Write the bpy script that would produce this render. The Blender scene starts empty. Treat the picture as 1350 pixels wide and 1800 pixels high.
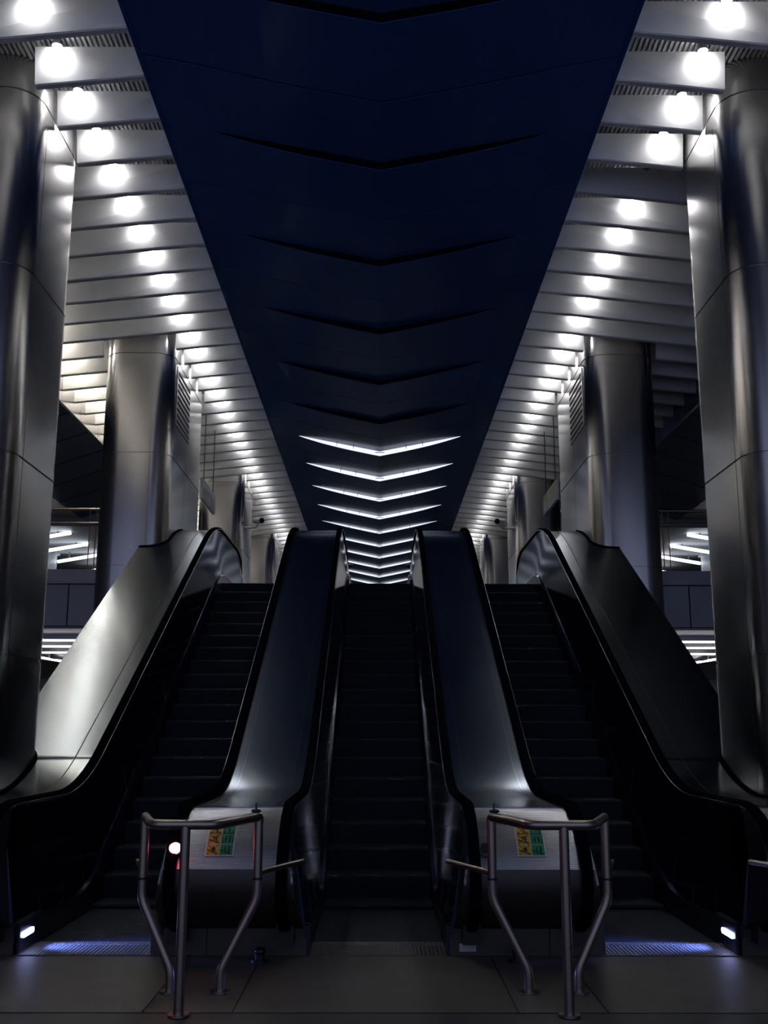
import bpy, bmesh, math, random
from mathutils import Vector, Matrix
random.seed(7)
C = bpy.context.scene.collection
sc = bpy.context.scene
PI = math.pi

# ---------------------------------------------------------------- camera, world, exposure
cam_data = bpy.data.cameras.new('camera')
cam = bpy.data.objects.new('camera', cam_data); C.objects.link(cam)
cam_data.sensor_fit = 'VERTICAL'; cam_data.sensor_height = 24.0
cam_data.lens = 24.0 * 1830 / 1800
cam_data.clip_end = 200
PITCH, YAW, ROLL = 11.76, -0.25, 0.12
cam.matrix_world = (Matrix.Translation((0, 0, 1.6)) @ Matrix.Rotation(math.radians(YAW), 4, 'Z')
                    @ Matrix.Rotation(math.radians(90 + PITCH), 4, 'X') @ Matrix.Rotation(math.radians(ROLL), 4, 'Z'))
sc.camera = cam
sc.view_settings.view_transform = 'Standard'
sc.view_settings.look = 'None'
sc.view_settings.gamma = 1.0
sc.view_settings.use_curve_mapping = False
sc.view_settings.exposure = 1.42
world = bpy.data.worlds.new('hall_world'); sc.world = world
world.use_nodes = True
wb = world.node_tree.nodes['Background']
wb.inputs[0].default_value = (0.50, 0.57, 0.92, 1)
wb.inputs[1].default_value = 0.185

P_SPOT = 4.1         # watts of one ceiling spotlight
P_SPOT_OUT = 12.0    # outer row above the left aisle
P_BLUE = 2.2
P_RED = 0.2

# ---------------------------------------------------------------- materials
def mat(name, col, metal=0.0, rough=0.5, emit=None, estr=0.0, spec=0.5, coat=0.0, aniso=0.0,
        noise=None, bump=None, colnoise=0.0):
    m = bpy.data.materials.new(name); m.use_nodes = True
    nt = m.node_tree; b = nt.nodes['Principled BSDF']
    b.inputs['Base Color'].default_value = (*col, 1)
    b.inputs['Metallic'].default_value = metal
    b.inputs['Roughness'].default_value = rough
    b.inputs['Specular IOR Level'].default_value = spec
    b.inputs['Coat Weight'].default_value = coat
    if aniso: b.inputs['Anisotropic'].default_value = aniso
    if emit:
        b.inputs['Emission Color'].default_value = (*emit, 1)
        b.inputs['Emission Strength'].default_value = estr
    tc = nt.nodes.new('ShaderNodeTexCoord')
    if noise or colnoise:
        sx, sy, sz, amt = noise or (2, 2, 2, 0.0)
        mp = nt.nodes.new('ShaderNodeMapping'); mp.inputs['Scale'].default_value = (sx, sy, sz)
        nt.links.new(tc.outputs['Object'], mp.inputs['Vector'])
        n = nt.nodes.new('ShaderNodeTexNoise'); n.inputs['Scale'].default_value = 1.0
        n.inputs['Detail'].default_value = 3
        nt.links.new(mp.outputs[0], n.inputs['Vector'])
        if amt:
            r = nt.nodes.new('ShaderNodeMapRange')
            r.inputs['From Min'].default_value = .3; r.inputs['From Max'].default_value = .7
            r.inputs['To Min'].default_value = max(.02, rough - amt); r.inputs['To Max'].default_value = rough + amt
            nt.links.new(n.outputs['Fac'], r.inputs['Value']); nt.links.new(r.outputs[0], b.inputs['Roughness'])
        if colnoise:
            mx = nt.nodes.new('ShaderNodeMapRange')
            mx.inputs['To Min'].default_value = 1 - colnoise; mx.inputs['To Max'].default_value = 1 + colnoise
            nt.links.new(n.outputs['Fac'], mx.inputs['Value'])
            vm = nt.nodes.new('ShaderNodeVectorMath'); vm.operation = 'SCALE'
            vm.inputs[0].default_value = col
            nt.links.new(mx.outputs[0], vm.inputs['Scale']); nt.links.new(vm.outputs[0], b.inputs['Base Color'])
    if bump:                       # (axis, period m, strength): fine ribs
        axis, per, st = bump
        sp = nt.nodes.new('ShaderNodeSeparateXYZ'); nt.links.new(tc.outputs['Object'], sp.inputs[0])
        ml = nt.nodes.new('ShaderNodeMath'); ml.operation = 'MULTIPLY'; ml.inputs[1].default_value = 2 * PI / per
        nt.links.new(sp.outputs[axis], ml.inputs[0])
        sn = nt.nodes.new('ShaderNodeMath'); sn.operation = 'SINE'; nt.links.new(ml.outputs[0], sn.inputs[0])
        bp = nt.nodes.new('ShaderNodeBump'); bp.inputs['Strength'].default_value = st
        bp.inputs['Distance'].default_value = per * .15
        nt.links.new(sn.outputs[0], bp.inputs['Height']); nt.links.new(bp.outputs[0], b.inputs['Normal'])
    return m

M = {}
M['steel'] = mat('brushed_steel', (.46, .445, .44), 1.0, .24)
M['deck'] = mat('deck_steel', (.28, .33, .41), 1.0, .20)
M['deck_outer'] = mat('outer_deck_steel', (.19, .215, .24), 1.0, .19)
M['ribbed'] = mat('ribbed_aluminium', (.36, .36, .40), 1.0, .28, bump=('Z', .010, .35))
M['panel'] = mat('dark_side_panel', (.065, .08, .135), 1.0, .13)
M['polished'] = mat('polished_trim', (.6, .62, .66), 1.0, .18)
M['rail_steel'] = mat('rail_steel', (.36, .31, .27), 1.0, .34)
M['rubber'] = mat('black_rubber', (.003, .004, .007), 0, .45, spec=.0)
M['rubber'].node_tree.nodes['Principled BSDF'].inputs['IOR'].default_value = 1.18
M['step'] = mat('step_metal', (.020, .024, .038), .1, .7, spec=.3, bump=('X', .011, .6))
M['comb'] = mat('comb_metal', (.14, .14, .15), .4, .5, bump=('X', .018, .5))
M['footplate'] = mat('foot_plate', (.085, .08, .075), .2, .5, bump=('X', .03, .3))
M['skirt'] = mat('skirt_metal', (.05, .055, .075), .9, .3)
M['plinth'] = mat('plinth_metal', (.075, .070, .068), .7, .45)
M['ceil'] = mat('blue_ceiling_panel', (.040, .105, .33), 0, .17, spec=.16)
M['ceil'].node_tree.nodes['Principled BSDF'].inputs['IOR'].default_value = 1.2
M['vault'] = mat('blue_vault_panel', (.03, .07, .19), .1, .28)
M['seam'] = mat('panel_seam', (.004, .005, .008), 0, .7)
M['louver'] = mat('white_louver', (.86, .86, .86), 0, .42)
M['grille'] = mat('grille_bar', (.55, .56, .58), .1, .45)
M['back'] = mat('void_black', (.012, .013, .018), 0, .8)
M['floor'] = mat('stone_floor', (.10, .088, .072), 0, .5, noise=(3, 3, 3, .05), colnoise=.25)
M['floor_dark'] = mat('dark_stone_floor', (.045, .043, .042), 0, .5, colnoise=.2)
M['wall'] = mat('grey_wall', (.38, .38, .40), 0, .5, colnoise=.08)
M['wall_panel'] = mat('metal_wall_panel', (.24, .24, .27), .5, .42)
M['lowceil'] = mat('grey_aisle_ceiling', (.22, .21, .24), .2, .35)
M['housing'] = mat('lamp_housing', (.3, .3, .3), .8, .4)
M['lamp'] = mat('lamp_lens', (1, 1, 1), 0, .3, emit=(1, 1, 1), estr=25)
M['lamp_off'] = mat('lamp_lens_off', (.2, .2, .2), 0, .3)
M['tube'] = mat('tube_glow', (1, 1, 1), 0, .3, emit=(.93, .93, 1), estr=1.8)
M['slot'] = mat('slot_glow', (1, 1, 1), 0, .3, emit=(.85, .91, 1), estr=.44)
M['slot_off'] = mat('slot_diffuser_off', (.002, .003, .008), 0, .7, spec=.1)
M['bluelamp'] = mat('blue_lamp', (1, 1, 1), 0, .3, emit=(.42, .48, 1), estr=5)
M['red'] = mat('red_lamp', (1, .1, .1), 0, .3, emit=(1, .16, .22), estr=5)
M['led_red'] = mat('red_led', (1, .1, .1), 0, .3, emit=(1, .03, .08), estr=4)
M['led_green'] = mat('green_led', (.1, 1, .1), 0, .3, emit=(.03, 1, .2), estr=3)
M['dark_lens'] = mat('dark_lens', (.03, .03, .035), 0, .25)
M['yellow'] = mat('sign_yellow', (.50, .36, .02), 0, .5)
M['green'] = mat('sign_green', (.0, .24, .08), 0, .5)
M['white'] = mat('sign_white', (.6, .62, .66), 0, .5)
M['ink'] = mat('sign_ink', (.015, .015, .02), 0, .6)
M['cross'] = mat('sign_red', (.35, .04, .03), 0, .6)
M['signyellow'] = mat('sign_band_yellow', (.5, .42, .12), 0, .5)
M['black'] = mat('black_plastic', (.01, .01, .012), 0, .4)
M['cctv'] = mat('cctv_grey', (.5, .5, .52), 0, .4)
gl = bpy.data.materials.new('railing_glass'); gl.use_nodes = True
gb = gl.node_tree.nodes['Principled BSDF']; gb.inputs['Base Color'].default_value = (.8, .88, .9, 1)
gb.inputs['Transmission Weight'].default_value = 1; gb.inputs['Roughness'].default_value = .02; gb.inputs['IOR'].default_value = 1.05
M['glass'] = gl

# ---------------------------------------------------------------- helpers
def link_bm(name, bm, m, parent=None, smooth=None):
    bmesh.ops.recalc_face_normals(bm, faces=bm.faces)
    me = bpy.data.meshes.new(name); bm.to_mesh(me); bm.free()
    mats = m if isinstance(m, (list, tuple)) else [m]
    for x in mats: me.materials.append(M[x])
    if smooth is not None:
        for p in me.polygons: p.use_smooth = True
        me.set_sharp_from_angle(angle=math.radians(smooth))
    o = bpy.data.objects.new(name, me); C.objects.link(o)
    if parent is not None:
        o.parent = parent
        o.matrix_parent_inverse = Matrix.Translation(-parent.location)
    return o

def tag(o, label, cat, group=None, kind=None):
    if label: o['label'] = label
    if cat: o['category'] = cat
    if group: o['group'] = group
    if kind: o['kind'] = kind
    return o

def thing(name, loc, label, cat, group=None):
    o = bpy.data.objects.new(name, None); C.objects.link(o)
    o.location = loc; o.empty_display_size = .1
    return tag(o, label, cat, group)

def struct(name, bm, m, smooth=None):
    o = link_bm(name, bm, m, None, smooth); o['kind'] = 'structure'
    return o

def box(bm, x0, x1, y0, y1, z0, z1, mi=0):
    x0, x1 = min(x0, x1), max(x0, x1)
    vs = [bm.verts.new((x, y, z)) for x in (x0, x1) for y in (y0, y1) for z in (z0, z1)]
    for f in ((0, 1, 3, 2), (4, 6, 7, 5), (0, 4, 5, 1), (2, 3, 7, 6), (0, 2, 6, 4), (1, 5, 7, 3)):
        fc = bm.faces.new([vs[i] for i in f]); fc.material_index = mi
    return vs

def boxes(*bs):
    bm = bmesh.new()
    for b in bs: box(bm, *b)
    return bm

def loft(bm, rings, cap=True, closed=True, mi=0):
    vr = [[bm.verts.new(p) for p in r] for r in rings]
    n = len(rings[0])
    for a, b in zip(vr, vr[1:]):
        for i in range(n if closed else n - 1):
            j = (i + 1) % n
            try:
                f = bm.faces.new((a[i], a[j], b[j], b[i])); f.material_index = mi
            except ValueError: pass
    if cap and closed:
        for r in (vr[0], vr[-1]):
            try: bm.faces.new(r).material_index = mi
            except ValueError: pass
    return vr

def fillet(pts, r=.06, n=5):
    """round the corners of an open polyline"""
    pts = [Vector(p) for p in pts]; out = [pts[0]]
    for a, b, c in zip(pts, pts[1:], pts[2:]):
        d1 = (a - b); d2 = (c - b)
        rr = min(r, d1.length * .45, d2.length * .45)
        p1 = b + d1.normalized() * rr; p2 = b + d2.normalized() * rr
        for k in range(n + 1):
            t = k / n
            out.append(p1 * (1 - t) ** 2 + b * 2 * t * (1 - t) + p2 * t * t)
    out.append(pts[-1]); return out

def tube(bm, pts, r, n=12, mi=0):
    pts = [Vector(p) for p in pts]
    rings = []; up = None
    for i, p in enumerate(pts):
        t = (pts[min(i + 1, len(pts) - 1)] - pts[max(i - 1, 0)]).normalized()
        if up is None:
            up = t.orthogonal().normalized()
        else:
            up = (up - t * up.dot(t)).normalized()
        sd = t.cross(up)
        rings.append([p + (up * math.cos(2 * PI * k / n) + sd * math.sin(2 * PI * k / n)) * r for k in range(n)])
    loft(bm, rings, mi=mi)

def disc(bm, c, axis, r, h, n=20, mi=0):
    c = Vector(c); a = Vector(axis).normalized()
    tube(bm, [c, c + a * h], r, n, mi)

def sphere(bm, c, r, mi=0, seg=16, sc_=(1, 1, 1)):
    res = bmesh.ops.create_uvsphere(bm, u_segments=seg, v_segments=seg // 2, radius=r)
    for v in res['verts']:
        v.co = Vector((v.co.x * sc_[0], v.co.y * sc_[1], v.co.z * sc_[2])) + Vector(c)
        for f in v.link_faces: f.material_index = mi

def side_name(s): return 'left' if s < 0 else 'right'

def ordinal(n):
    w = ['first', 'second', 'third', 'fourth', 'fifth', 'sixth', 'seventh', 'eighth', 'ninth', 'tenth', 'eleventh',
         'twelfth', 'thirteenth', 'fourteenth', 'fifteenth', 'sixteenth', 'seventeenth', 'eighteenth', 'nineteenth', 'twentieth']
    return w[n - 1]

# ---------------------------------------------------------------- dimensions
H = 3.94                      # upper floor
SL = .553                     # incline
CX = 2.10                     # escalator spacing
def smax(a, b, k):
    h = max(k - abs(a - b), 0) / k
    return max(a, b) + h * h * k * .25
def smin(a, b, k): return -smax(-a, -b, k)
def nose(D): return smin(smax(0, .25 + SL * (D - 10.3), .25), H, .25)
def hr(D): return smin(smax(1.02, 1.20 + SL * (D - 10.3), .35), 4.95, .50)
XI, XO = .665, 1.435          # handrail centre lines either side of an inner cladding block
DS = [8.05 + i * .35 for i in range(4)] + [9.3 + .05 * i for i in range(31)] + [10.9 + .6 * i for i in range(9)] \
    + [16.1 + .06 * i for i in range(32)] + [18.2 + .4 * i for i in range(5)]
TOPEND = 20.0

# ---------------------------------------------------------------- structure: floors
DE = 6.46
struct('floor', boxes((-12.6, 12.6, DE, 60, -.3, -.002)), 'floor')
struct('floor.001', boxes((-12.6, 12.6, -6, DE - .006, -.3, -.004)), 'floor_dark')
bm = bmesh.new()
for x in (-3.1, -1.36, -.84, .81, 1.33, 3.1):
    box(bm, x - .004, x + .004, DE, 8.0, -.001, .001)
box(bm, -12, 12, DE - .006, DE, -.02, -.0005)
o = struct('trim_1', bm, 'seam')
# upper floor slab with its edge in the aisles and the landing behind the escalators
struct('floor.002', boxes((-2.9 - .9, 2.9 + .9, 20.6, 60, 3.2, H)), 'floor')
for s in (-1, 1):
    struct('floor.003', boxes((s * 3.8, s * 12.6, 16.74, 60, 3.2, H)), 'floor')
    # aisle fascia: lower panels and lighter kerb band
    bm = boxes((s * 3.78, s * 4.98, 16.66, 16.73, 3.2, 3.86), (s * 5.0, s * 8.6, 16.66, 16.73, 3.2, 3.86), (s * 8.62, s * 12.6, 16.66, 16.73, 3.2, 3.86))
    struct('trim_2', bm, 'wall_panel')
    struct('trim_3', boxes((s * 3.78, s * 12.6, 16.60, 16.73, 3.872, 4.10)), 'wall_panel')
    struct('ceiling.010', boxes((s * 3.8, s * 12.6, 16.74, 34, 3.16, 3.198)), 'lowceil')
    struct('wall_' + side_name(s), boxes((s * 12.6, s * 12.8, -6, 60, -.3, 8.45)), 'wall')
    struct('wall_lower_' + side_name(s), boxes((s * 3.8, s * 12.6, 34, 34.2, 0, 3.16)), 'wall')
    # upper aisle: bulkhead, grey ceiling beyond it, back wall
    struct('wall_bulkhead_' + side_name(s), boxes((s * 5.65, s * 12.6, 25.1, 25.3, 6.45, 7.2)), 'wall')
    struct('ceiling.011', boxes((s * 5.65, s * 12.6, 25.3, 38, 6.45, 6.55)), 'wall')
    struct('wall_upper_' + side_name(s), boxes((s * 4.8, s * 12.6, 38, 38.2, H, 7.1)), 'wall')
struct('wall_back', boxes((-12.6, 12.6, 60, 60.2, 0, 8.44)), 'back')
struct('ceiling.012', boxes((-12.8, 12.8, -1, 60.2, 8.45, 8.6)), 'back')

# ---------------------------------------------------------------- central dark blue ceiling
XE, ZE = 2.27, 7.775
MOD, D0 = 2.29, 7.51
NM = 22
bm = bmesh.new()
NX = 13
xs = [XE * (-1 + 2 * i / (2 * NX)) for i in range(2 * NX + 1)]
def keel(x): return ZE - .2 * (XE - abs(x))
def crescent(x, r): return r * max(0, 1 - (abs(x) / 1.75) ** 3.0)
def cr(k): return .085 if k < 6 else (.10 if k < 8 else (.082 if k < 10 else .060))
def csurf(x, t, r):
    return keel(x) - crescent(x, r) * (1 - t)
for k in range(-3, NM):
    d = D0 + MOD * k
    for a, b in ((0.0, .5), (.513, 1.0)):
        for i in range(2 * NX):
            x0, x1 = xs[i], xs[i + 1]
            q = [(x0, d + a * MOD, csurf(x0, a, cr(k))), (x1, d + a * MOD, csurf(x1, a, cr(k))), (x1, d + b * MOD - .004, csurf(x1, b, cr(k))), (x0, d + b * MOD - .004, csurf(x0, b, cr(k)))]
            top = [(p[0], p[1], p[2] + .05) for p in q]
            loft(bm, [q, top])
bmesh.ops.remove_doubles(bm, verts=bm.verts, dist=.0005)
struct('ceiling', bm, 'ceil')
struct('ceiling.001', boxes((-XE, XE, -1, 58, 8.0, 8.06)), 'back')
for s in (-1, 1):
    # edge rail closing the blue ceiling towards the louvers
    struct('ceiling.002', boxes((s * (XE - .03), s * (XE + .012), -1, 58, ZE - .01, 8.44)), 'ceil')

slot_n = 0
for k in range(0, NM):
    d = D0 + MOD * k
    lit = k >= 6
    bm = bmesh.new()
    xx = [x for x in [1.706 * (-1 + i / 12) for i in range(25)]]
    rings = []
    for x in xx:
        zt = keel(x) + .004; zb = keel(x) - crescent(x, cr(k)) + .008
        zb = min(zb, zt - .004)
        rings.append([(x, d - .018, zb), (x, d - .018, zt), (x, d - .003, zt), (x, d - .003, zb)])
    loft(bm, rings)
    if lit:
        slot_n += 1
        r = thing('ceiling_light', (0, d, keel(0)), ('glowing white chevron light slot in dark blue ceiling, %s lit one from the top' % ordinal(slot_n)) if slot_n < 12
                  else 'tiny glowing chevron light slot at the far end of the dark ceiling', 'ceiling light', 'lit chevron slots in the blue ceiling')
        link_bm('diffuser', bm, 'slot', r)
        b2 = bmesh.new()
        if k < 11:
            for sx in (-1, 1):
                for x in (.55, .9):
                    box(b2, sx * x, sx * (x + .012), d - .03, d - .017, keel(x) - .055, keel(x) + .002)
        box(b2, -.1, .1, d - .03, d - .017, keel(0) - .03, keel(0) - .015)
        link_bm('bracket', b2, 'steel', r)
    else:
        r = thing('ceiling_light', (0, d, keel(0)), 'unlit dark chevron slot in blue ceiling, %s from the top of the photo' % ordinal(k + 1), 'ceiling light', 'unlit chevron slots in the blue ceiling')
        link_bm('diffuser', bm, 'slot_off', r)

# ---------------------------------------------------------------- columns
COLS = [(9.92, .81), (17.6, 1.54), (26.1, 1.03), (33.8, 1.03), (41.5, 1.03)]
CXI, CXO, CR = 3.36, 4.49, .32
def rrect(cx, cy, a, b, r, n=8):
    pts = []
    for (sx, sy, a0) in ((1, 1, 0), (-1, 1, 90), (-1, -1, 180), (1, -1, 270)):
        for k in range(n + 1):
            t = math.radians(a0 + 90 * k / n)
            pts.append((cx + sx * (a - r) + r * math.cos(t), cy + sy * (b - r) + r * math.sin(t)))
    return pts
names = ['nearest', 'second nearest', 'third', 'fourth', 'farthest']
near_txt = [
    'huge brushed steel column at the %s edge of the photo beside the outer escalator',
    'brushed steel column with slotted vent standing behind the top of the %s escalator',
    'smaller steel column beyond the vented one, %s of the escalator tops',
    'small distant steel column seen just past the %s inner cladding top',
    'farthest tiny steel column on the %s, almost hidden']
for s in (-1, 1):
    cx = s * (CXI + CXO) / 2; a = (CXO - CXI) / 2
    for i, (cy, b) in enumerate(COLS):
        base = 0 if i < 2 else H
        root = thing('column', (cx, cy, base), near_txt[i] % side_name(s), 'column', 'columns on the %s side' % side_name(s))
        bm = bmesh.new(); rings = []
        joints = [z for z in (2.25, 4.08, 5.90, 7.72 if i == 0 else 7.57) if z > base + .3]
        z = base
        def ring(zz, ins=0): rings.append([(p[0], p[1], zz) for p in rrect(cx, cy, a - ins, b - ins, CR - ins)])
        ring(base)
        for j in joints:
            ring(j - .011); ring(j - .009, .014); ring(j + .009, .014); ring(j + .011)
        ring(8.44)
        loft(bm, rings)
        link_bm('shaft', bm, 'steel', root, smooth=30)
        # vertical cladding seam on the side that faces the escalators
        bm = bmesh.new()
        yy = cy - b + .40 if i == 0 else cy - b + 1.39
        xf = s * (CXI - .0005)
        box(bm, xf, xf + s * .004, yy - .005, yy + .005, base + .02, 7.55)
        if i < 3: link_bm('seam', bm, 'seam', root)
        if i == 1:
            bm = bmesh.new()
            box(bm, s * (CXI - .012), s * (CXI + .004), cy - 1.15, cy + .07, 6.49, 7.49)
            v = link_bm('vent_grille', bm, 'steel', root)
            bm = bmesh.new()
            for k in range(9):
                z0 = 6.53 + k * .104
                y0, y1 = cy - 1.08, cy - .02
                p = [(s * (CXI - .016), y0, z0 + .012), (s * (CXI - .016), y1, z0), (s * (CXI - .016), y1, z0 + .05), (s * (CXI - .016), y0, z0 + .06)]
                loft(bm, [p, [(s * (CXI - .010), q[1], q[2]) for q in p]])
            sl = link_bm('vent_slots', bm, 'seam', v); sl.parent = v; sl.matrix_parent_inverse = Matrix.Translation(-root.location)
            sl.matrix_parent_inverse = Matrix.Identity(4); sl.location = (0, 0, 0)
            sl.matrix_parent_inverse = Matrix.Identity(4)
            # child of v, whose world transform is identity
            v['label'] = 'slotted vent panel high on the column'

# ---------------------------------------------------------------- louvers and their lamps
XOUT = 5.585
def zb(x): return ZE - .105 * (abs(x) - XE)
ZT = ZE + .26
PITCHL, DB0 = .711, 9.0
K0, K1 = -4, 66
for s in (-1, 1):
    shift = .027 if s > 0 else 0
    firstk = -3
    for k in range(K0, K1):
        d = DB0 + PITCHL * k + shift
        spans = [(XE + .012, XOUT)]
        for (cy, b) in COLS:
            if cy - b - .06 < d + .09 and d - .09 < cy + b + .06:
                spans = [(XE + .012, CXI - .025), (CXO + .025, XOUT)]
        n_view = k - firstk + 1
        dark = (s > 0 and k == 3)
        far = n_view > 20 or n_view < 1
        for pi, (xa, xb) in enumerate(spans):
            bm = bmesh.new(); n = 2; ra = []
            for q in range(n + 1):
                x = xa + (xb - xa) * q / n
                ra.append([(s * x, d - .067, ZT), (s * x, d, zb(x) + .012), (s * x, d + .012, zb(x)), (s * x, d + .076, zb(x)), (s * x, d + .076, zb(x) + .03), (s * x, d + .03, zb(x) + .05), (s * x, d - .03, ZT)])
            loft(bm, ra)
            if pi == 1: lab = 'short white louver stub on the aisle side of the %s columns' % side_name(s)
            elif far: lab = 'thin white ceiling louver blade far down the %s bank, beyond the vented column top' % side_name(s)
            else: lab = 'white ceiling louver blade on the %s bank, %s from the top of the photo' % (side_name(s), ordinal(n_view))
            if dark and pi == 0: lab = 'dark unlit louver blade among the bright ones on the right bank'
            o = link_bm('ceiling_louver', bm, 'louver')
            tag(o, lab, 'louver', 'white louver blades on the %s bank' % side_name(s))
            xm = (xa + xb) / 2
            o.data.transform(Matrix.Translation((-s * xm, -d, -ZE))); o.location = (s * xm, d, ZE)

spot_data = bpy.data.lights.new('spot_inner', 'SPOT'); spot_data.energy = P_SPOT; spot_data.spot_size = math.radians(170)
spot_data.spot_blend = .8; spot_data.shadow_soft_size = .035; spot_data.color = (.98, .985, 1.0)
spot_out = spot_data.copy(); spot_out.energy = P_SPOT_OUT; spot_out.color = (1, .93, .78)
proto = {}
def lamp(x, d, on, label, group, data):
    key = on
    root = thing('ceiling_spotlight', (x, d, ZT), label, 'spotlight', group)
    if key not in proto:
        bm = bmesh.new(); disc(bm, (0, 0, -.02), (0, 0, 1), .05, .05)
        h = link_bm('housing', bm, 'housing', None, 40)
        bm = bmesh.new(); sphere(bm, (0, 0, -.022), .038, sc_=(1, 1, .8))
        l = link_bm('lens', bm, 'lamp' if on else 'lamp_off', None, 60)
        proto[key] = (h, l)
        parts = [h, l]
    else:
        parts = [p.copy() for p in proto[key]]
        for p in parts: C.objects.link(p)
    for p in parts: p.parent = root; p.matrix_parent_inverse = Matrix.Identity(4); p.location = (0, 0, 0)
    if on:
        lo = bpy.data.objects.new('spot_beam', data); C.objects.link(lo); lo.parent = root
        lo.location = (0, 0.0, -.07)
        lo.rotation_euler = (math.radians(62), 0, 0)    # leans towards the blade behind it
XL = 3.11
for s in (-1, 1):
    shift = .027 if s > 0 else 0
    for k in range(K0, K1):
        d = DB0 + PITCHL * k + shift - .105
        on = not (s > 0 and k == 3)
        n_view = k + 4
        lab = ('small round ceiling spotlight on the %s bank, %s from the top of the photo' % (side_name(s), ordinal(n_view))) if 1 <= n_view <= 14 \
            else 'tiny spotlight far along the %s louver bank' % side_name(s)
        if not on: lab = 'dead unlit spotlight above the dark louver on the right'
        lamp(s * XL, d, on, lab, 'spotlights between the %s louvers' % side_name(s), spot_data)
for k in range(0, 50):
    d = DB0 + PITCHL * k - .20
    lamp(-5.32, d, True, 'spotlight in the outer row over the left aisle', 'outer row of spotlights over the left aisle', spot_out)

# slatted grille above the louvers
for s in (-1, 1):
    bm = bmesh.new()
    x = XE + .03
    while x < XOUT:
        box(bm, s * x, s * (x + .025), 5.0, 18, ZT + .05, ZT + .08); x += .05
    struct('ceiling.003', bm, 'grille')
    struct('ceiling.004', boxes((s * XE, s * XOUT, -1, 58, ZT + .2, ZT + .25)), 'wall')
    # fascia on the outer edge of the louver bank and the dark vault beyond it
    bm = bmesh.new()
    d = 5.5
    while d < 58:
        box(bm, s * XOUT, s * (XOUT + .05), d, d + 1.19, 7.20, 8.44); d += 1.2
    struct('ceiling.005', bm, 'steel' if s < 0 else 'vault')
    bm = bmesh.new(); d = 5.5
    while d < 58:
        a, b = (XOUT + .05, 7.21), (7.32, 6.63)
        dz = .05
        q = [(s * a[0], d, a[1]), (s * b[0], d, b[1]), (s * b[0], d + 1.25, b[1] + .02), (s * a[0], d + 1.25, a[1] + .02)]
        loft(bm, [q, [(p[0], p[1], p[2] + .05) for p in q]]); d += 1.27
    struct('ceiling.006', bm, 'vault')
    struct('ceiling.007', boxes((s * 7.32, s * 12.6, 5.5, 60, 6.66, 6.76)), 'wall')

# ---------------------------------------------------------------- escalators
NEWEL = [(8.12, 1.02), (7.98, 1.0), (7.84, .95), (7.70, .86), (7.60, .76), (7.53, .65), (7.51, .55), (7.54, .45), (7.62, .36), (7.74, .28), (7.90, .22)]
def offs(path, r):
    out = []
    for i, p in enumerate(path):
        a = path[max(i - 1, 0)]; b = path[min(i + 1, len(path) - 1)]
        t = Vector((b[0] - a[0], b[1] - a[1])).normalized(); n = Vector((t.y, -t.x))
        out.append((p[0] - n.x * r, p[1] - n.y * r))
    return out
TOPN = [(19.9, 4.94), (20.15, 4.90), (20.36, 4.78), (20.47, 4.60), (20.45, 4.42), (20.34, 4.28)]
def rail_path():
    low = list(reversed(offs(NEWEL, -.03)))     # from inlet up to the flat
    # make sure the offset went outward (towards the viewer)
    if low[5][0] > NEWEL[5][0]: low = list(reversed(offs(NEWEL, .03)))
    mid = [(D, hr(D) + .03) for D in [8.3 + .3 * i for i in range(4)] + [9.4 + .08 * i for i in range(17)] + [11.2 + .5 * i for i in range(11)] + [16.55 + .08 * i for i in range(15)] + [18.2 + .5 * i for i in range(4)]]
    top = [(p[0], p[1] + .03) for p in TOPN]
    return low + mid + top
RP = rail_path()
def sweep_rail(bm, x, path, w, h, off=0.0):
    rings = []
    for i, p in enumerate(path):
        a = path[max(i - 1, 0)]; b = path[min(i + 1, len(path) - 1)]
        t = Vector((0, b[0] - a[0], b[1] - a[1])).normalized(); n = Vector((0, -t.z, t.y))
        c = Vector((x, p[0], p[1])) + n * off
        ring = []
        for k in range(12):
            an = 2 * PI * k / 12
            cu, cv = math.cos(an), math.sin(an)
            u = math.copysign(abs(cu) ** .6, cu) * w / 2; v = math.copysign(abs(cv) ** .6, cv) * h / 2
            ring.append(tuple(c + Vector((1, 0, 0)) * u + n * v))
        rings.append(ring)
    loft(bm, rings)

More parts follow.
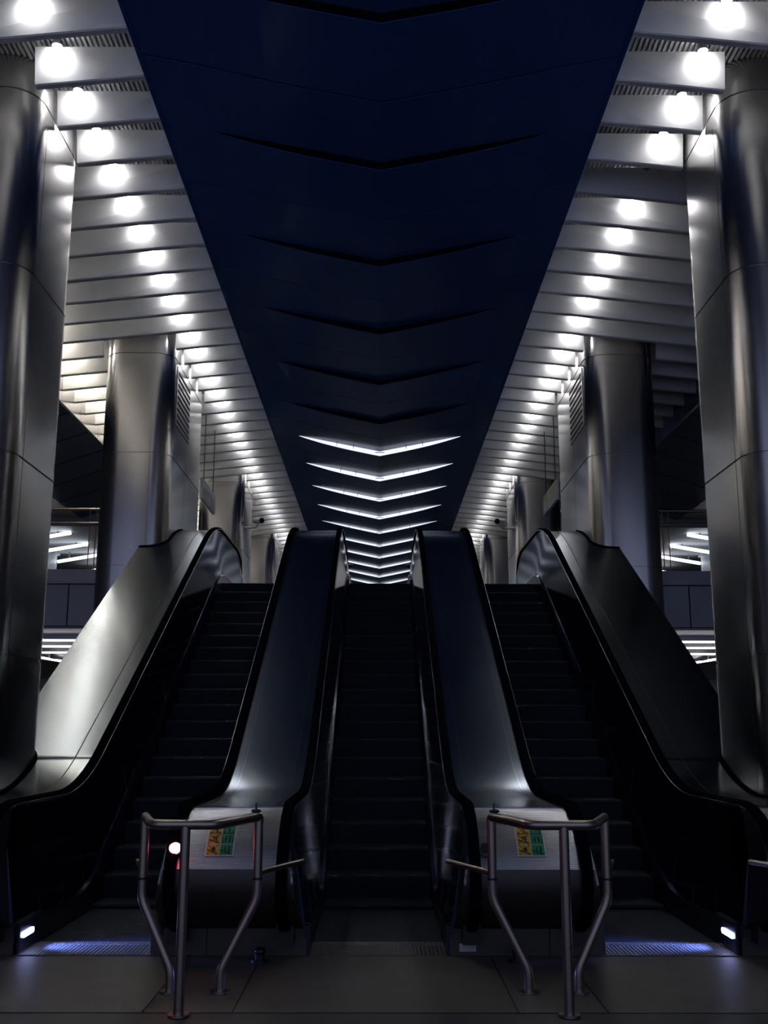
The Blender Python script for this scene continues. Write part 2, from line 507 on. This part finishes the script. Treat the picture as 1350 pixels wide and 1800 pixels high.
RUN, RISE = .371, .206
esc_lab = {0: 'middle escalator of the three, dark steps rising between the two inner claddings',
           -1: 'left escalator, dark steps, blue light glowing at its comb plate',
           1: 'right escalator, dark steps, blue light glowing at its comb plate'}
for e in (-1, 0, 1):
    ex = e * CX
    root = thing('escalator', (ex, 8.4, 0), esc_lab[e], 'escalator', 'row of three escalators')
    # steps
    k = 0; D = 8.46; n_top = 0
    ds = [8.46 + RUN * i for i in range(-0, 34)]
    # noses fall on the incline line at 10.3 + n*RUN
    ds = [10.3 + RUN * i for i in range(-5, 29)]
    for d in ds:
        zt = .25 + SL * (d - 10.3) 
        n = round((d - 10.3) / RUN)
        zt = .25 + RISE * n
        zt = max(zt, .003 if zt < -.02 else max(zt, .003))
        zt = min(zt, H)
        zn = min(.25 + RISE * (n - 1), H)
        bm = bmesh.new()
        zb_ = max(zt - RISE - .05, -.05)
        prof = [(d + .004, zt - .02), (d + .012, zt - .004), (d + .03, zt), (d + RUN + .02, zt), (d + RUN + .02, zb_), (d + .035, zb_), (d + .022, zt - .16 if zt > .2 else (zt + zb_) / 2), (d + .008, zt - .06 if zt > .1 else zt - .025)]
        loft(bm, [[(ex - .49, p[0], p[1]) for p in prof], [(ex + .49, p[0], p[1]) for p in prof]])
        link_bm('step', bm, 'step', root)
    # comb plate and floor plate
    bm = bmesh.new()
    prof = [(8.34, -.001), (8.34, .007), (8.38, .011), (8.44, .004), (8.44, -.001)]
    loft(bm, [[(ex - .495, p[0], p[1]) for p in prof], [(ex + .495, p[0], p[1]) for p in prof]])
    box(bm, ex - .49, ex + .49, 8.44, 8.47, -.03, .004)
    link_bm('comb_plate', bm, 'comb', root)
    link_bm('floor_plate', boxes((ex - .495, ex + .495, 7.98, 8.338, -.001, .006)), 'footplate', root)
    # skirts
    for sd in (-1, 1):
        bm = bmesh.new(); rings = []
        dd = [8.02, 8.25] + [d for d in DS if d > 8.3] + [20.4]
        for d in dd:
            top = nose(d) + .17
            if d < 8.6: top = .20 + .01 * max(0, (d - 8.02) / .58)
            x0, x1 = ex + sd * .495, ex + sd * .515
            zl = max(nose(d) - .35, -.0)
            rings.append([(x0, d, zl), (x1, d, zl), (x1, d, top), (x0, d, top)])
        loft(bm, rings)
        link_bm('skirt', bm, 'skirt', root)
        bm = bmesh.new(); rings = []
        for d in dd:
            top = nose(d) + .17
            if d < 8.6: top = .20 + .01 * max(0, (d - 8.02) / .58)
            x0, x1 = ex + sd * .488, ex + sd * .545
            rings.append([(x0, d, top), (x1, d, top + .02), (x1, d, top + .032), (x0, d, top + .012)])
        loft(bm, rings)
        link_bm('skirt_trim', bm, 'panel', root)
        # handrails
        xr = ex + sd * XI
        bm = bmesh.new(); sweep_rail(bm, xr, RP, .082, .045)
        link_bm('handrail', bm, 'rubber', root, smooth=50)
        bm = bmesh.new(); sweep_rail(bm, xr - sd * .047, RP[9:-1], .008, .009, -.012)
        link_bm('handrail_guide', bm, 'polished', root, smooth=50)
        # comb lights on the two outer escalators
        if e != 0:
            bm = bmesh.new()
            xs_ = ex + sd * .493
            c0, c1 = (8.06, .115), (8.31, .115)
            rings = []
            for dx in (0, -sd * .008):
                pts = []
                for q in range(16):
                    t = 2 * PI * q / 16
                    cy = c0[0] + .02 if math.cos(t) < 0 else c1[0] - .02
                    pts.append((xs_ + dx, cy + .021 * math.cos(t), .122 + .021 * math.sin(t)))
                rings.append(pts)
            loft(bm, rings)
            link_bm('comb_light', bm, 'bluelamp', root)
            ld = bpy.data.lights.new('comb_glow', 'AREA'); ld.shape = 'RECTANGLE'; ld.size = .16; ld.size_y = .03
            ld.energy = P_BLUE; ld.color = (.16, .26, 1); ld.spread = math.radians(70)
            lo = bpy.data.objects.new('comb_glow', ld); C.objects.link(lo); lo.parent = root
            lo.matrix_parent_inverse = Matrix.Translation(-root.location)
            lo.location = (xs_ - sd * .02, 8.24, .085)
            lo.rotation_euler = (0, math.radians(90) * sd, math.radians(0))
            lo.rotation_euler = Vector((-sd, 0.12, -.10)).to_track_quat('-Z', 'Y').to_euler()

# ---------------------------------------------------------------- claddings between and beside the escalators
def xin(z, x_bot, x_top, ref):      # slanted inner panel: x at height z above local foot
    t = min(max(z / .85, 0), 1)
    return x_bot + (x_top - x_bot) * t

def pictos(root, cx_, sgn):
    """two columns by three rows pictogram sticker following the sloped newel front"""
    # slope surface between NEWEL points 2 and 5
    P = [Vector((0, p[0], p[1])) for p in NEWEL[1:6]]
    L = [0]
    for a, b in zip(P, P[1:]): L.append(L[-1] + (b - a).length)
    def at(t, out):                 # t metres up from the lower end
        u = L[-1] - t
        for i in range(len(P) - 1):
            if u <= L[i + 1] + 1e-6 or i == len(P) - 2:
                f = (u - L[i]) / (L[i + 1] - L[i]); p = P[i].lerp(P[i + 1], f)
                d_ = (P[i + 1] - P[i]).normalized(); n = Vector((0, d_.z, -d_.y))
                if n.y > 0: n = -n
                return p + n * out
    def strip(bm, x0, x1, t0, t1, out, mi):
        n = 4
        for i in range(n):
            a = t0 + (t1 - t0) * i / n; b = t0 + (t1 - t0) * (i + 1) / n
            A, B = at(a, out), at(b, out)
            A2, B2 = at(a, out - .003), at(b, out - .003)
            r1 = [(x0, A.y, A.z), (x0, B.y, B.z), (x0, B2.y, B2.z), (x0, A2.y, A2.z)]
            r2 = [(x1, p[1], p[2]) for p in r1]
            loft(bm, [r1, r2], mi=mi)
    def poly(bm, pts, out, mi):
        r1 = [(cx_ + u, *at(v, out)[1:]) for u, v in pts]; r2 = [(cx_ + u, *at(v, out - .002)[1:]) for u, v in pts]
        loft(bm, [r1, r2], mi=mi)
    w, h, t0 = .094, .088, .10
    bm = bmesh.new(); strip(bm, cx_ - w - .005, cx_ + w + .005, t0 - .005, t0 + 3 * h + .005, .0045, 0)
    st = link_bm('safety_sticker', bm, 'white', root)
    st['label'] = 'yellow and green pictogram sticker'
    for col in (0, 1):
        for row in range(3):
            x0 = -w + col * w + .003; x1 = x0 + w - .006; y0 = t0 + row * h + .003; y1 = y0 + h - .006
            bm = bmesh.new(); strip(bm, cx_ + x0, cx_ + x1, y0, y1, .0075, 0)
            mx, my = (x0 + x1) / 2, (y0 + y1) / 2
            def P4(pts, mi): poly(bm, [(mx + u * w, my + v * h) for u, v in pts], .0100, mi)
            def person(u, v, sc_=1.0, mi=1):
                P4([(u - .05 * sc_, v), (u - .02 * sc_, v), (u, v + .16 * sc_), (u + .02 * sc_, v), (u + .05 * sc_, v), (u + .06 * sc_, v + .2 * sc_), (u + .07 * sc_, v + .38 * sc_), (u, v + .46 * sc_), (u - .07 * sc_, v + .38 * sc_), (u - .06 * sc_, v + .2 * sc_)], mi)
                P4([(u + .05 * sc_ * math.cos(q * PI / 3), v + .53 * sc_ + .06 * sc_ * math.sin(q * PI / 3)) for q in range(6)], mi)
            if row == 0 or (row == 1 and col == 0):
                P4([(-.42, -.12), (.32, -.44), (.32, -.36), (-.42, -.02)], 1)
            if col == 0:
                if row == 0: person(.02, -.2, .85, 1); P4([(-.18, -.05), (.2, -.22), (.16, .1), (.05, .2)], 1)
                if row == 1: person(.15, -.28, 1.1); P4([(-.15, .18), (.1, .02), (.14, .08), (-.02, .3)], 1)
                if row == 2: person(.1, -.38, 1.1); P4([(-.38, -.4), (-.26, -.4), (-.36, -.1)], 1); P4([(.28, -.4), (.38, -.4), (.34, -.1)], 1); P4([(-.4, -.45), (.4, -.45), (.4, -.40), (-.4, -.40)], 1)
                P4([(-.44, .44), (-.40, .46), (.44, -.42), (.40, -.46)], 2)
                P4([(.44, .44), (.40, .46), (-.44, -.42), (-.40, -.46)], 2)
            else:
                if row == 0: person(-.1, -.2, .8); person(.2, -.34, 1.15)
                if row == 1: person(-.14, -.36, 1.2); person(.14, -.36, 1.2); P4([(-.38, -.38), (-.32, -.38), (-.32, .1), (-.38, .05)], 1); P4([(.32, -.38), (.38, -.38), (.38, .05), (.32, .1)], 1)
                if row == 2: person(0, -.3, 1.0); P4([(-.36, -.4), (-.28, -.4), (-.28, .0), (-.36, .0)], 1); P4([(.28, -.4), (.36, -.4), (.36, .0), (.28, .0)], 1); P4([(-.4, -.45), (.4, -.45), (.4, -.40), (-.4, -.40)], 1)
            c = link_bm('pictogram', bm, ['yellow' if col == 0 else 'green', 'ink', 'cross'], root)
            c.parent = st; c.matrix_parent_inverse = Matrix.Identity(4)

def xo_lim(d):
    x = 3.76
    if d < 9.2: return CXI - .012
    for cy, b in COLS[:2]:
        e = abs(d - cy)
        if e < b - CR: x = CXI - .012
        elif e < b: x = min(x, CXI - .012 + CR - math.sqrt(max(0, CR * CR - (e - b + CR) ** 2)))
    return CXI - .012 if d > 17 else x

def cladding(s, outer):
    """s side; inner block between two escalators or outer block beside the column"""
    if not outer:
        xa_t, xb_t = .70, 1.40; xa_b, xb_b = .512, 1.588
        pa_t, pb_t = .645, 1.455
        cxm = 1.05
        lab = {-1: 'metal cladding block between left and middle escalators, round red lamp on its front',
               1: 'metal cladding block between middle and right escalators, front lamp unlit'}[s]
    else:
        xa_t, xb_t = 2.80, 3.35; xa_b, xb_b = 2.612, 3.35
        pa_t, pb_t = 2.745, 3.35
        cxm = 3.2
        lab = {-1: 'wide outer escalator cladding at left, its sloping deck shining warm silver',
               1: 'wide outer escalator cladding at right, its sloping deck in shade'}[s]
    root = thing('escalator_cladding', (s * cxm, 8.05, 0), lab, 'escalator cladding', 'claddings flanking the escalators')
    X = lambda v: s * v
    # deck
    bm = bmesh.new(); rings = []
    D_ = sorted([8.12] + [d for d in DS if d > 8.15] + [19.95] + ([10.42, 10.5, 10.57, 10.62, 10.66, 10.69, 10.71, 10.725, 10.74, 16.05, 16.063, 16.08, 16.11, 16.15, 16.19, 16.24, 16.31] if outer else []))
    ncol = 9
    def zdeck(x, d):
        z = hr(d)
        return z
    if outer:
        cols_ = [0, .2, .4, .6, .8, 1.0]
    else:
        cols_ = [.70 + .70 * i / 6 for i in range(7)]
    for d in D_:
        cc = [2.80 + (xo_lim(d) - 2.80) * u for u in cols_] if outer else cols_
        top_ = [(X(x), d, zdeck(x, d)) for x in cc]; bot = [(X(x), d, zdeck(x, d) - .03) for x in reversed(cc)]
        rings.append(top_ + bot)
    loft(bm, rings)
    link_bm('deck', bm, 'deck_outer' if outer else 'deck', root, smooth=40)
    # trim strips running up the deck
    for x in ((.80, 1.30) if not outer else (2.98,)):
        bm = bmesh.new(); rings = []
        for d in [d for d in D_ if d < 19.5]:
            z = hr(d)
            rings.append([(X(x - .004), d, z - .004), (X(x + .004), d, z - .004), (X(x + .004), d, z + .003), (X(x - .004), d, z + .003)])
        loft(bm, rings); link_bm('deck_trim', bm, 'polished' if not outer else 'seam', root)
    if outer:
        # black gasket where the deck meets the two columns
        for da, db in ((9.3, 10.735), (16.065, 19.1)):
            dd = [da + (db - da) * q / 60 for q in range(61)]
            if da > 12: dd = [d for d in dd if d < 17.4]; dd = [16.062, 16.065, 16.07, 16.08, 16.09, 16.10] + [d for d in dd if d > 16.1]
            if da < 12: dd += [10.7, 10.72]; dd = sorted(d for d in dd if d < 10.733)
            bm = bmesh.new(); pts = [(X(min(xo_lim(d), 3.70)), d, zdeck(0, d) + .006) for d in dd]
            if da > 12: pts = [(X(3.76), 16.05, zdeck(0, 16.05) + .006)] + pts
            else: pts = pts + [(X(3.76), 10.745, zdeck(0, 10.745) + .006)]
            tube(bm, pts, .014, 8); link_bm('gasket', bm, 'rubber', root, smooth=50)
    # slanted side panels
    sides = [(pa_t, pa_b := xa_b, 1)] + ([(pb_t, xb_b, -1)] if not outer else [])
    for (xt, xb, dr) in sides:
        bm = bmesh.new(); rings = []
        for d in [7.95] + D_ + [20.2, 20.38]:
            foot = (nose(d) + .13) if d > 8.6 else .13
            zt = hr(max(d, 8.1)) - .005
            if d < 8.1: zt = .96
            if d > 20: zt = 4.86 if d < 20.3 else 4.72
            ring = []
            m = 4
            for i in range(m + 1):
                t = i / m; z = foot + (zt - foot) * t
                ring.append((X(xb + (xt - xb) * t), d, z))
            for i in reversed(range(m + 1)):
                t = i / m; z = foot + (zt - foot) * t
                ring.append((X(xb + (xt - xb) * t + dr * .02), d, z))
            rings.append(ring)
        loft(bm, rings); link_bm('side_panel', bm, 'panel', root, smooth=30)
        bm = bmesh.new()
        for dj in (8.55, 9.15, 9.75, 11.2, 13.0, 14.8):
            f0 = nose(dj) + .14; f1 = hr(dj) - .04
            ring = []
            for (z, t) in ((f0, 0), (f1, 1)):
                xx = xb + (xt - xb) * t - dr * .0015
                ring.append((xx, z))
            (x0, z0), (x1, z1) = ring
            loft(bm, [[(X(x0), dj - .003, z0), (X(x0 + dr * .01), dj - .003, z0), (X(x0 + dr * .01), dj + .003, z0), (X(x0), dj + .003, z0)],
                      [(X(x1), dj - .003, z1), (X(x1 + dr * .01), dj - .003, z1), (X(x1 + dr * .01), dj + .003, z1), (X(x1), dj + .003, z1)]])
        link_bm('panel_joint', bm, 'skirt', root)
    if outer:       # vertical outer wall down to the floor
        bm = bmesh.new(); rings = []
        for d in D_:
            z = zdeck(3.76, d); xo = xo_lim(d)
            rings.append([(X(xo - .03), d, 0), (X(xo), d, 0), (X(xo), d, z - .031), (X(xo - .03), d, z - .031)])
        loft(bm, rings); link_bm('outer_wall', bm, 'wall_panel', root)
    # newel front: ribbed sloping upper sheet, plain dark lower sheet
    def xe(z):
        t = min(max((z - .15) / .85, 0), 1)
        return (xa_b + .02 + (pa_t - xa_b - .02) * t, (xb_b - .02 + (pb_t - xb_b + .02) * t) if not outer else 3.34)
    def sheet(pts, m, name):
        bm = bmesh.new(); rings = []
        for (d, z) in pts:
            a_, b_ = xe(z)
            rings.append((d, z, a_, b_))
        front = [[(X(a_ + (b_ - a_) * q / 6), d, z) for q in range(7)] for (d, z, a_, b_) in rings]
        back = [[(p[0], p[1] + .03, p[2]) for p in r] for r in front]
        loft(bm, [f + list(reversed(b)) for f, b in zip(front, back)])
        return link_bm(name, bm, m, root, smooth=40)
    sheet([(8.16, 1.02)] + NEWEL[1:6], 'ribbed', 'newel_front')
    sheet(NEWEL[5:] + [(7.96, .19)], 'plinth', 'newel_underside')
    # side cheeks of the newel
    for side_ in ((0, 1) if not outer else (0,)):
        bm = bmesh.new()
        prof = NEWEL + [(8.16, .20), (8.16, 1.02)]
        f = [(X(xe(z)[side_]), d, z) for d, z in prof]
        g = [(p[0] + s * (.015 if side_ == 0 else -.015), p[1], p[2]) for p in f]
        loft(bm, [f, g])
        link_bm('newel_cheek', bm, 'steel', root)
    # plinth with inlet boxes
    bm = bmesh.new()
    x0, x1 = (.515, 1.64) if not outer else (2.63, 3.34)
    box(bm, X(x0), X(x1), 7.99, 8.5, 0, .20)
    link_bm('plinth', bm, 'plinth', root)
    for xc in ((XI, XO) if not outer else (CX + XI,)):
        bm = boxes((X(xc - .065), X(xc + .065), 7.84, 7.995, .10, .235))
        link_bm('handrail_inlet', bm, 'black', root)
    if not outer:
        bm = boxes((X(xc - .2), X(xc - .194), 7.985, 7.992, .0, .2)); link_bm('plinth_joint', bm, 'seam', root)
        pictos(root, -1.11 if s < 0 else 1.07, s)
        # signal lamp
        xl = -1.413 if s < 0 else .745
        bm = bmesh.new(); disc(bm, (xl, 7.572, .775), (0, -.78, .62), .046, .012, 24)
        link_bm('signal_bezel', bm, 'housing', root)
        bm = bmesh.new(); disc(bm, (xl, 7.562, .783), (0, -.78, .62), .040, .012, 24)
        ln = link_bm('signal_lamp', bm, 'red' if s < 0 else 'dark_lens', root)
        ln['label'] = 'glowing red signal lamp' if s < 0 else 'unlit signal lamp'
        if s < 0:
            ld = bpy.data.lights.new('red_glow', 'POINT'); ld.energy = P_RED; ld.color = (1, .06, .12); ld.shadow_soft_size = .03
            lo = bpy.data.objects.new('red_glow', ld); C.objects.link(lo); lo.parent = root
            lo.matrix_parent_inverse = Matrix.Translation(-root.location); lo.location = (xl, 7.50, .83)
        if s > 0:
            bm = boxes((X(.585), X(.705), 7.98, 7.992, .03, .085)); link_bm('rating_plate', bm, 'cctv', root)
for s in (-1, 1):
    cladding(s, False); cladding(s, True)

# dome cameras under the far part of the dark ceiling
for sx in (-1, 1):
    x, y = sx * 1.05, 37.4
    r = thing('dome_camera', (x, y, keel(x) - .12), 'tiny shiny dome camera under the far dark ceiling, %s of centre' % side_name(sx), 'dome camera')
    bm = bmesh.new(); disc(bm, (x, y, keel(x) - .13), (0, 0, 1), .10, .12, 16); link_bm('base', bm, 'cctv', r, smooth=50)
    bm = bmesh.new(); sphere(bm, (x, y, keel(x) - .13), .085); link_bm('dome', bm, 'dark_lens', r, smooth=60)

# ---------------------------------------------------------------- barriers in front of the inner claddings
def barrier(cx_, label, knob):
    root = thing('barrier', (cx_, 6.9, 0), label, 'barrier', 'tubular steel barriers')
    R = .029
    zt = 1.045
    xs_ = {'L': cx_ - .365, 'R': cx_ + .365}
    pts = [(xs_['L'], 6.96, .70), (xs_['L'], 6.96, zt), (cx_ - .19, 6.38, zt), (cx_ + .17, 6.38, zt), (xs_['R'], 6.96, zt), (xs_['R'], 6.96, .70)]
    # rail
    bm = bmesh.new(); tube(bm, fillet([(xs_['L'], 6.985, zt - .03), (xs_['L'], 6.96, zt), (cx_ - .20, 6.38, zt), (cx_ + .18, 6.38, zt), (xs_['R'], 6.96, zt), (xs_['R'], 6.985, zt - .03)], .07), R, 14)
    link_bm('top_rail', bm, 'rail_steel', root, smooth=50)
    fx = cx_ - .02 if cx_ < 0 else cx_ + .02
    fx = cx_
    bm = bmesh.new(); tube(bm, [(fx, 6.38, 0), (fx, 6.38, zt - .01)], R, 14)
    p = link_bm('front_post', bm, 'rail_steel', root, smooth=50)
    bm = bmesh.new(); disc(bm, (fx, 6.38, 0), (0, 0, 1), .062, .012, 24); link_bm('base_flange', bm, 'rail_steel', root, smooth=50)
    for sd, key in ((-1, 'L'), (1, 'R')):
        x = xs_[key]; fx2 = cx_ + sd * .155
        bm = bmesh.new(); tube(bm, fillet([(x, 6.96, zt - .005), (x, 6.96, .545), (fx2, 6.92, .13), (fx2, 6.92, 0)], .05), R, 14)
        link_bm('post', bm, 'rail_steel', root, smooth=50)
        bm = bmesh.new(); disc(bm, (x, 6.96, .66), (0, 0, 1), R + .004, .014, 18); link_bm('collar', bm, 'black', root, smooth=50)
        bm = bmesh.new(); disc(bm, (fx2, 6.92, 0), (0, 0, 1), .062, .012, 24); link_bm('base_flange', bm, 'rail_steel', root, smooth=50)
        arm = sd * (.61 if sd * cx_ < 0 else .53)
        bm = bmesh.new(); tube(bm, [(x, 6.97, .70), (cx_ + arm, 7.55, .70)], .018, 12); sphere(bm, (cx_ + arm, 7.55, .70), .018)
        link_bm('side_arm', bm, 'rail_steel', root, smooth=50)
    if knob:
        bm = bmesh.new(); tube(bm, [(cx_ + knob * .345, 6.97, zt + .02), (cx_ + knob * .345, 6.97, zt + .085)], .007, 8)
        sphere(bm, (cx_ + knob * .345, 6.97, zt + .035), .026, sc_=(1.3, 1, .5))
        link_bm('knob', bm, 'black', root, smooth=50)
barrier(-1.135, 'bent steel tube barrier standing in front of the red lamp cladding', 1)
barrier(1.09, 'bent steel tube barrier standing in front of the unlit lamp cladding', -1)
barrier(3.19, 'steel barrier cut off by the right edge, only its side arm showing', 0)

# floor stops
for (x, y, lab) in ((-.83, 7.78, 'small black rubber stop on the floor behind the left barrier'), (.98, 7.80, 'small black rubber stop on the floor behind the right barrier')):
    bm = bmesh.new()
    disc(bm, (x, y, 0), (0, 0, 1), .062, .018, 20); disc(bm, (x, y, .018), (0, 0, 1), .035, .05, 20); sphere(bm, (x, y, .07), .042, sc_=(1, 1, .7))
    o = link_bm('floor_stop', bm, 'black', None, 50); tag(o, lab, 'door stop')

# ---------------------------------------------------------------- aisles: railings, tube lights, boxes
for s in (-1, 1):
    sn = side_name(s)
    r = thing('railing', (s * 8, 16.68, H), 'glass railing with two thin steel rails on the upper floor edge, %s aisle' % sn, 'railing')
    for z, rr in ((5.10, .022), (4.87, .018)):
        bm = bmesh.new(); tube(bm, [(s * 3.9, 16.67, z), (s * 12.5, 16.67, z)], rr, 12)
        link_bm('rail', bm, 'rail_steel', r, smooth=50)
    for x in (4.62, 4.72, 8.9):
        bm = bmesh.new(); tube(bm, [(s * x, 16.67, 4.1), (s * x, 16.67, 5.09)], .009, 8)
        link_bm('post', bm, 'rail_steel', r, smooth=50)
    bm = boxes((s * 4.75, s * 8.85, 16.665, 16.677, 4.11, 4.84)); link_bm('glass_pane', bm, 'glass', r)
    # upper aisle tubes hung under the grey ceiling
    ups = [(25.8, 7.77, 10.15), (27.4, 7.77, 9.6), (29.0, 7.72, 9.05), (31.0, 7.54, 8.9)]
    pos = ['topmost', 'second from top', 'third from top', 'lowest']
    for i, (d, xa, xb) in enumerate(ups):
        za = 6.41; zb2 = 6.41 - .17 * (xb - xa)
        bm = bmesh.new(); tube(bm, [(s * xa, d, za), (s * xb, d, zb2)], .045, 10)
        rt = thing('tube_light', (s * xa, d, za), 'slanting white tube light in the upper %s aisle, %s' % (sn, pos[i]), 'tube light', 'upper aisle tube lights, %s' % sn)
        link_bm('tube', bm, 'tube', rt, smooth=50)
        bm = boxes((s * (xa + .3), s * (xa + .34), d - .02, d + .02, za - .03, 6.45), (s * (xb - .34), s * (xb - .3), d - .02, d + .02, zb2 + .03, 6.45))
        link_bm('bracket', bm, 'steel', rt)
    bm = boxes((s * 9.1, s * 10.0, 28.2, 29.1, H, 6.37)); box(bm, s * 9.04, s * 10.06, 28.14, 29.16, 6.37, 6.448)
    box(bm, s * 9.07, s * 10.03, 28.17, 29.13, H, H + .12)
    o = link_bm('pillar', bm, 'white'); tag(o, 'white square pillar in the upper %s aisle, top just showing under the tube lights' % sn, 'pillar')
    lows = [(17.75, 3.85, 6.6), (19.1, 3.85, 6.9), (20.65, 3.85, 7.0), (21.9, 3.85, 6.45)]
    pos = ['topmost', 'second from top', 'third from top', 'shortest']
    for i, (d, xa, xb) in enumerate(lows):
        bm = bmesh.new(); tube(bm, [(s * xa, d, 3.06), (s * xb, d, 3.06)], .022, 10)
        rt = thing('tube_light', (s * xa, d, 3.12), 'level white tube light under the lower %s ceiling, %s' % (sn, pos[i]), 'tube light', 'lower aisle tube lights, %s' % sn)
        link_bm('tube', bm, 'tube', rt, smooth=50)
        bm = boxes((s * (xa + .3), s * (xb - .3), d - .02, d + .02, 3.07, 3.165)); link_bm('mounting_rail', bm, 'steel', rt)
    bm = bmesh.new(); tube(bm, [(s * 7.2, 21.8, 3.06), (s * 7.0, 24.2, 3.06)], .024, 10)
    rt = thing('tube_light', (s * 7.1, 23, 3.12), 'white tube light running away at a slant under the lower %s ceiling' % sn, 'tube light', 'lower aisle tube lights, %s' % sn)
    link_bm('tube', bm, 'tube', rt, smooth=50)
    bm = boxes((s * 7.08, s * 7.12, 22.6, 23.4, 3.07, 3.165)); link_bm('mounting_rail', bm, 'steel', rt)

    for d in (26.5, 29.5, 31.5):  # unseen tubes added to brighten the deep end of the lower aisle
        xq = .345 * d + .45
        bm = bmesh.new(); tube(bm, [(s * xq, d, 3.06), (s * 12.3, d, 3.06)], .022, 10)
        rt = thing('tube_light', (s * xq, d, 3.12), 'added unseen tube light brightening the deep lower %s aisle, behind the nearest column' % sn, 'tube light', 'lower aisle tube lights, %s' % sn)
        link_bm('tube', bm, 'tube', rt, smooth=50)
        link_bm('mounting_rail', boxes((s * (xq + .2), s * 12.1, d - .02, d + .02, 3.07, 3.165)), 'steel', rt)
    # hanging direction sign
    xs_ = s * 3.43; y0, y1, z0, z1 = 19.55, 21.1, 5.93, 6.32
    r = thing('hanging_sign', (xs_, 20.3, z1), ('hanging white information sign with grey text, behind the left vented column' if s < 0 else
              'hanging white information sign with yellow top band, behind the right vented column'), 'sign')
    link_bm('board', boxes((xs_ - .03, xs_ + .03, y0, y1, z0, z1)), 'white', r)
    bm = bmesh.new(); fx = xs_ - s * .033
    for i in range(5):
        for seg in ((y0 + .08, y0 + .75), (y0 + .9, y1 - .1)):
            box(bm, min(fx, fx + s * .003), max(fx, fx + s * .003), seg[0], seg[1] - random.random() * .2, z0 + .03 + i * .05, z0 + .05 + i * .05)
    link_bm('text_lines', bm, 'housing', r)
    if s > 0:
        link_bm('top_band', boxes((fx, fx + .003, y0 + .02, y0 + .7, z1 - .11, z1 - .01), (fx, fx + .003, y0 + 1.0, y1 - .02, z1 - .11, z1 - .01)), 'signyellow', r)
    for y in (y0 + .2, y1 - .2):
        bm = bmesh.new(); tube(bm, [(xs_, y, z1), (xs_, y, ZE - .1)], .008, 6); link_bm('wire', bm, 'seam', r)
    # surveillance camera on the third column
    y = 25.7; zc = 6.66
    r = thing('surveillance_camera', (s * 3.34, y, zc), 'small grey surveillance camera on an arm from the third %s column' % sn, 'surveillance camera')
    bm = bmesh.new(); tube(bm, fillet([(s * 3.36, y, zc - .12), (s * 3.10, y, zc - .12), (s * 3.05, y, zc - .02)], .04), .03, 10)
    link_bm('arm', bm, 'cctv', r, smooth=50)
    bm = bmesh.new(); tube(bm, [(s * 3.13, y + .05, zc + .06), (s * 2.93, y - .30, zc + .0)], .076, 14)
    link_bm('body', bm, 'cctv', r, smooth=50)
    bm = bmesh.new(); tube(bm, [(s * 2.935, y - .29, zc + .002), (s * 2.925, y - .31, zc - .002)], .066, 14)
    link_bm('lens', bm, 'black', r, smooth=50)
